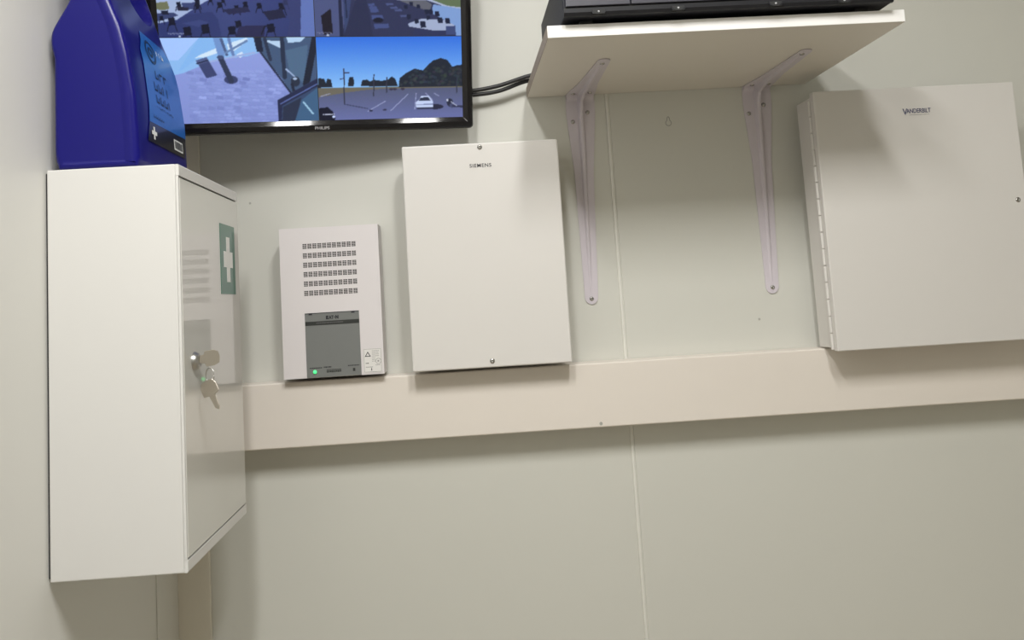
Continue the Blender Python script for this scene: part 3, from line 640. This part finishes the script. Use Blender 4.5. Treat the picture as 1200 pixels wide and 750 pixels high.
pbox('bay_cover', M_recf, t, XD+0.0007, RX1-0.0025, RYF-0.0006, RYF+0.0058, RZ0+0.0115, RZ1-0.004, bev=0.0007)
for x in (0.6157, 0.7121, 0.8311, 0.9157):
    c_ = pbox('latch_recess', M_dark, t, x-0.0075, x+0.0075, RYF-0.0004, RYF+0.002, RZ0+0.0010, RZ0+0.0066, bev=0.0003)
    bm = bmesh.new(); lathe(bm, [(0.0013, 0), (0.0011, 0.0008), (0, 0.0010)], (x, RYF-0.0004, RZ0+0.0040), (0, -1, 0), 8); part('pin', bm, M_logo, t, parent=c_)
    for s in (-1, 1):
        bm = bmesh.new(); prism(bm, [(x+s*0.0035, RZ0+0.0014), (x+s*0.0090, RZ0+0.0062), (x+s*0.0075, RZ0+0.0014)], 'y', RYF-0.0010, RYF-0.0002); part('catch', bm, M_recl, t, parent=c_)
for x in (RX0+0.03, RX1-0.03):
    for y in (-0.285, -0.12): pbox('foot', M_blackm, t, x-0.008, x+0.008, y-0.008, y+0.008, SZ+ST+0.0002, RZ0+0.0007)

# ---------------------------------------------------------------- power supply box with vents
EX0, EX1, ED, EZ0, EZ1 = 0.1708, 0.3164, 0.0391, -0.1000, 0.1198
t = thing('power_supply_box', 'small white power supply box with vent slots and grey front panel', 'box', (0.2436, 0.0, EZ0))
pbox('base', M_supply, t, EX0+0.002, EX1-0.002, -ED+0.006, -0.0005, EZ0+0.004, EZ1-0.002)
# front cover with real slots: grid with holes
vx0, vx1, vz0, vz1 = 0.2043, 0.2835, 0.0193, 0.0968
xb_, hx = [EX0], []                 # x breaks; hx marks intervals that may be open
cp_ = (vx1-vx0)/11
for i in range(11):
    a_ = vx0+i*cp_
    for j in range(2):
        s0 = a_+0.0004+j*0.0031; xb_ += [s0, s0+0.0028]
xb_.append(EX1)
zb_ = [EZ0]; rp = (vz1-vz0+0.0055)/6
for i in range(6):
    a_ = vz0+i*rp
    for j in range(4):
        s0 = a_+0.0001+j*0.00195; zb_ += [s0, s0+0.0014]
zb_.append(EZ1)
bm = bmesh.new(); ny = -ED
V = [[bm.verts.new((x, ny, z)) for z in zb_] for x in xb_]
for i in range(len(xb_)-1):
    for j in range(len(zb_)-1):
        if i % 2 == 1 and j % 2 == 1: continue
        bm.faces.new((V[i][j], V[i+1][j], V[i+1][j+1], V[i][j+1]))
# folded side walls
nx, nz = len(xb_)-1, len(zb_)-1
for loop in ([V[i][0] for i in range(nx+1)], [V[i][nz] for i in range(nx+1)], [V[0][j] for j in range(nz+1)], [V[nx][j] for j in range(nz+1)]):
    B = [bm.verts.new((v_.co.x, -0.0045, v_.co.z)) for v_ in loop]
    for k in range(len(loop)-1): bm.faces.new((loop[k], loop[k+1], B[k+1], B[k]))
bmesh.ops.remove_doubles(bm, verts=bm.verts, dist=1e-6)
part('cover', bm, M_supply, t)
pbox('vent_backing', mat('vent_shadow', (0.03, 0.028, 0.026, 1), 0.8), t, vx0-0.003, vx1+0.003, -ED+0.0018, -ED+0.0030, vz0-0.003, vz1+0.003)
gp = pbox('front_panel', M_grey, t, 0.2043, 0.2833, -ED-0.0006, -ED-0.0001, -0.0993, -0.0062)
pbox('dark_band', M_band, t, 0.2045, 0.2831, -ED-0.0008, -ED-0.0006, -0.0243, -0.0186, parent=gp)
pbox('panel_rim', M_band, t, 0.2043, 0.2833, -ED-0.0008, -ED-0.0006, -0.0072, -0.0062, parent=gp)
for x in (0.2125, 0.2745): pbox('snap_tab', M_ink, t, x-0.0025, x+0.0025, -ED-0.0009, -ED-0.0006, -0.0090, -0.0070, parent=gp)
text_part('maker_lettering', 'E', M_ink, t, 0.2350, -0.0163, 0.0036, 0.0052, -ED-0.0007, 0.07, parent=gp)
text_part('maker_lettering', 'A', M_ink, t, 0.2390, -0.0163, 0.0042, 0.0052, -ED-0.0007, 0.05, parent=gp)
text_part('maker_lettering', 'T', M_ink, t, 0.2428, -0.0163, 0.0032, 0.0052, -ED-0.0007, 0.05, parent=gp)
bm = bmesh.new(); lathe(bm, [(0.0008, 0), (0.0007, 0.0003), (0, 0.0003)], (0.2472, -ED-0.0006, -0.0138), (0, -1, 0), 10); part('maker_dot', bm, M_ink, t, parent=gp)
text_part('maker_lettering', 'N', M_ink, t, 0.2488, -0.0163, 0.0044, 0.0052, -ED-0.0007, 0.06, parent=gp)
def dashes(name, m, x0, x1, z, h, y, root, parent, seed, lo=0.0007, hi=0.0022, gap=0.0004):
    bm = bmesh.new(); r_ = random.Random(seed); x = x0
    while x < x1:
        w_ = min(r_.uniform(lo, hi), x1-x); bx(bm, x, x+w_, y-0.0001, y, z+h*r_.uniform(0, .15), z+h); x += w_+gap
    return part(name, bm, m, root, parent=parent)
dashes('small_print', mat('faint_print', (0.10, 0.10, 0.10, 1), 0.5), 0.2205, 0.2600, -0.0223, 0.0020, -ED-0.0008, t, gp, 1)
dashes('small_print', M_ink, 0.2085, 0.2265, -0.0868, 0.0015, -ED-0.0006, t, gp, 2)
dashes('small_print', M_ink, 0.2290, 0.2400, -0.0865, 0.0020, -ED-0.0006, t, gp, 3)
dashes('small_print', M_band, 0.2330, 0.2540, -0.0935, 0.0030, -ED-0.0006, t, gp, 4)
dashes('small_print', M_band, 0.2330, 0.2540, -0.0900, 0.0012, -ED-0.0006, t, gp, 5)
dashes('small_print', M_ink, 0.2640, 0.2805, -0.0860, 0.0016, -ED-0.0006, t, gp, 6)
bm = bmesh.new(); bx(bm, 0.2710, 0.2745, -ED-0.0007, -ED-0.0006, -0.0935, -0.0890); part('small_print', bm, M_band, t, parent=gp)
bm = bmesh.new(); lathe(bm, [(0.0027, 0), (0.0025, 0.0010), (0.0015, 0.0018), (0, 0.0021)], (0.2160, -ED-0.0006, -0.0915), (0, -1, 0), 16); part('led', bm, M_led, t, smooth=True, parent=gp)
st = pbox('warning_sticker', mat('sticker_paper', (0.78, 0.76, 0.73, 1), 0.5), t, 0.2865, 0.3137, -ED-0.0004, -ED-0.0001, -0.0975, -0.0628)
ys = -ED-0.0004
bm = bmesh.new()
for a0, a1 in (((0.2875, -0.0636), (0.3127, -0.0632)), ((0.2875, -0.0965), (0.3127, -0.0961))): bx(bm, a0[0], a1[0], ys-0.0001, ys, a0[1], a1[1])
for x in (0.2875, 0.3123): bx(bm, x, x+0.0004, ys-0.0001, ys, -0.0965, -0.0632)
part('sticker_border', bm, M_inkg, t, parent=st)
tri = [(0.2890, -0.0742), (0.2978, -0.0742), (0.2934, -0.0668)]; cx_, cz_ = 0.2934, -0.0717; bm = bmesh.new()
O = [bm.verts.new((x, ys-0.0001, z)) for x, z in tri]; I = [bm.verts.new((cx_+(x-cx_)*0.60, ys-0.0001, cz_+(z-cz_)*0.60)) for x, z in tri]
for k in range(3): bm.faces.new((O[k], O[(k+1) % 3], I[(k+1) % 3], I[k]))
part('warning_triangle', bm, M_ink, t, parent=st)
for k, z in enumerate((-0.0665, -0.0690, -0.0715, -0.0740, -0.0765, -0.0790, -0.0815)): dashes('small_print', M_inkg, 0.2995, 0.3095 if k < 4 else 0.3045, z, 0.0008, ys, t, st, 10+k, gap=0.0005)
bm = bmesh.new(); n = 20
A = [bm.verts.new((0.3085+0.0042*math.cos(2*math.pi*i/n), ys-0.0001, -0.0812+0.0042*math.sin(2*math.pi*i/n))) for i in range(n)]; B = [bm.verts.new((0.3085+0.0036*math.cos(2*math.pi*i/n), ys-0.0001, -0.0812+0.0036*math.sin(2*math.pi*i/n))) for i in range(n)]
for i in range(n): bm.faces.new((A[i], A[(i+1) % n], B[(i+1) % n], B[i]))
part('round_symbol', bm, M_inkg, t, parent=st); dashes('small_print', M_inkg, 0.3070, 0.3100, -0.0825, 0.0026, ys, t, st, 31)
dashes('small_print', M_band, 0.2900, 0.2945, -0.0845, 0.0014, ys, t, st, 32); dashes('small_print', M_inkg, 0.2900, 0.3000, -0.0898, 0.0010, ys, t, st, 33); dashes('small_print', M_inkg, 0.3040, 0.3110, -0.0872, 0.0008, ys, t, st, 34)
bm = bmesh.new(); bx(bm, 0.2975, 0.2988, ys-0.0001, ys, -0.0945, -0.0915); bx(bm, 0.2979, 0.2984, ys-0.0001, ys, -0.0915, -0.0902); part('battery_symbol', bm, M_ink, t, parent=st)

t.location = (0.2461, 0.0, ZO-0.0986); t.scale = (0.9864, 1.432, 0.9864)

# ---------------------------------------------------------------- plain white control panel box
MX0, MX1, MD, MZ0, MZ1 = 0.3594, 0.5880, 0.0750, -0.0981, 0.2270
t = thing('control_panel_box', 'plain white upright control box with two screws, between power supply and shelf', 'box', (0.4743, 0.0, MZ0))
pbox('base', M_box, t, MX0+0.004, MX1-0.004, -MD+0.010, -0.0005, MZ0+0.004, MZ1-0.004)
bm = bmesh.new(); bx(bm, MX0, MX1, -MD, -0.0440, MZ0, MZ1, 0.0022, 3); part('lid', bm, M_box, t)
for x, z in ((0.4732, 0.2204), (0.4734, -0.0890)):
    sc_ = part('screw', screw_bm(bmesh.new(), x, -MD, z, 0.0037), M_screw, t, smooth=True)
text_part('maker_lettering', 'SIEMENS', M_ink, t, 0.4570, 0.1908, 0.0318, 0.0054, -MD-0.0001, 0.010, 1.12)

# ---------------------------------------------------------------- alarm cabinet with hinged door
VX0, VX1, VD, VZ0, VZ1 = 0.9672, 1.2715, 0.0920, -0.1050, 0.2740
t = thing('alarm_box', 'large white alarm box with piano hinge, right of the shelf', 'box', (1.136, 0.0, VZ0))
pbox('body', M_vbox, t, VX0+0.0012, VX1-0.002, -VD+0.0125, -0.0300, VZ0+0.0036, VZ1-0.0060, bev=0.0008)
pbox('wall_spacer', M_vbox, t, VX0+0.04, VX1-0.04, -0.0300, -0.0005, VZ0+0.04, VZ1-0.04)
vd = pbox('door', M_vbox, t, VX0, VX1, -VD, -VD+0.0118, VZ0, VZ1, bev=0.0012)
hz = [VZ1-0.010]; 
while hz[-1] > VZ0+0.02: hz.append(hz[-1]-0.0245)
for k in range(len(hz)-1):
    bm = bmesh.new(); r = 0.0025
    lathe(bm, [(0, 0), (r, 0), (r, 0.0228), (0, 0.0228)], (VX0-0.0006, -VD+0.0140, hz[k+1]+0.0003), (0, 0, 1), 10); part('hinge_knuckle', bm, M_vbox, t, smooth=False)
part('lock_screw', screw_bm(bmesh.new(), 1.2575, -VD, 0.0978, 0.0038), M_screw, t, smooth=True, parent=vd)
text_part('maker_lettering', 'V', M_inkb, t, 1.0995, 0.2322, 0.0071, 0.0096, -VD-0.0001, 0.01, parent=vd)
text_part('maker_lettering', 'ANDERBILT', M_inkb, t, 1.1052, 0.2346, 0.0366, 0.0066, -VD-0.0001, 0.01, parent=vd)
dashes('small_print', M_inkg, 1.1090, 1.1390, 0.2314, 0.0009, -VD, t, vd, 41)
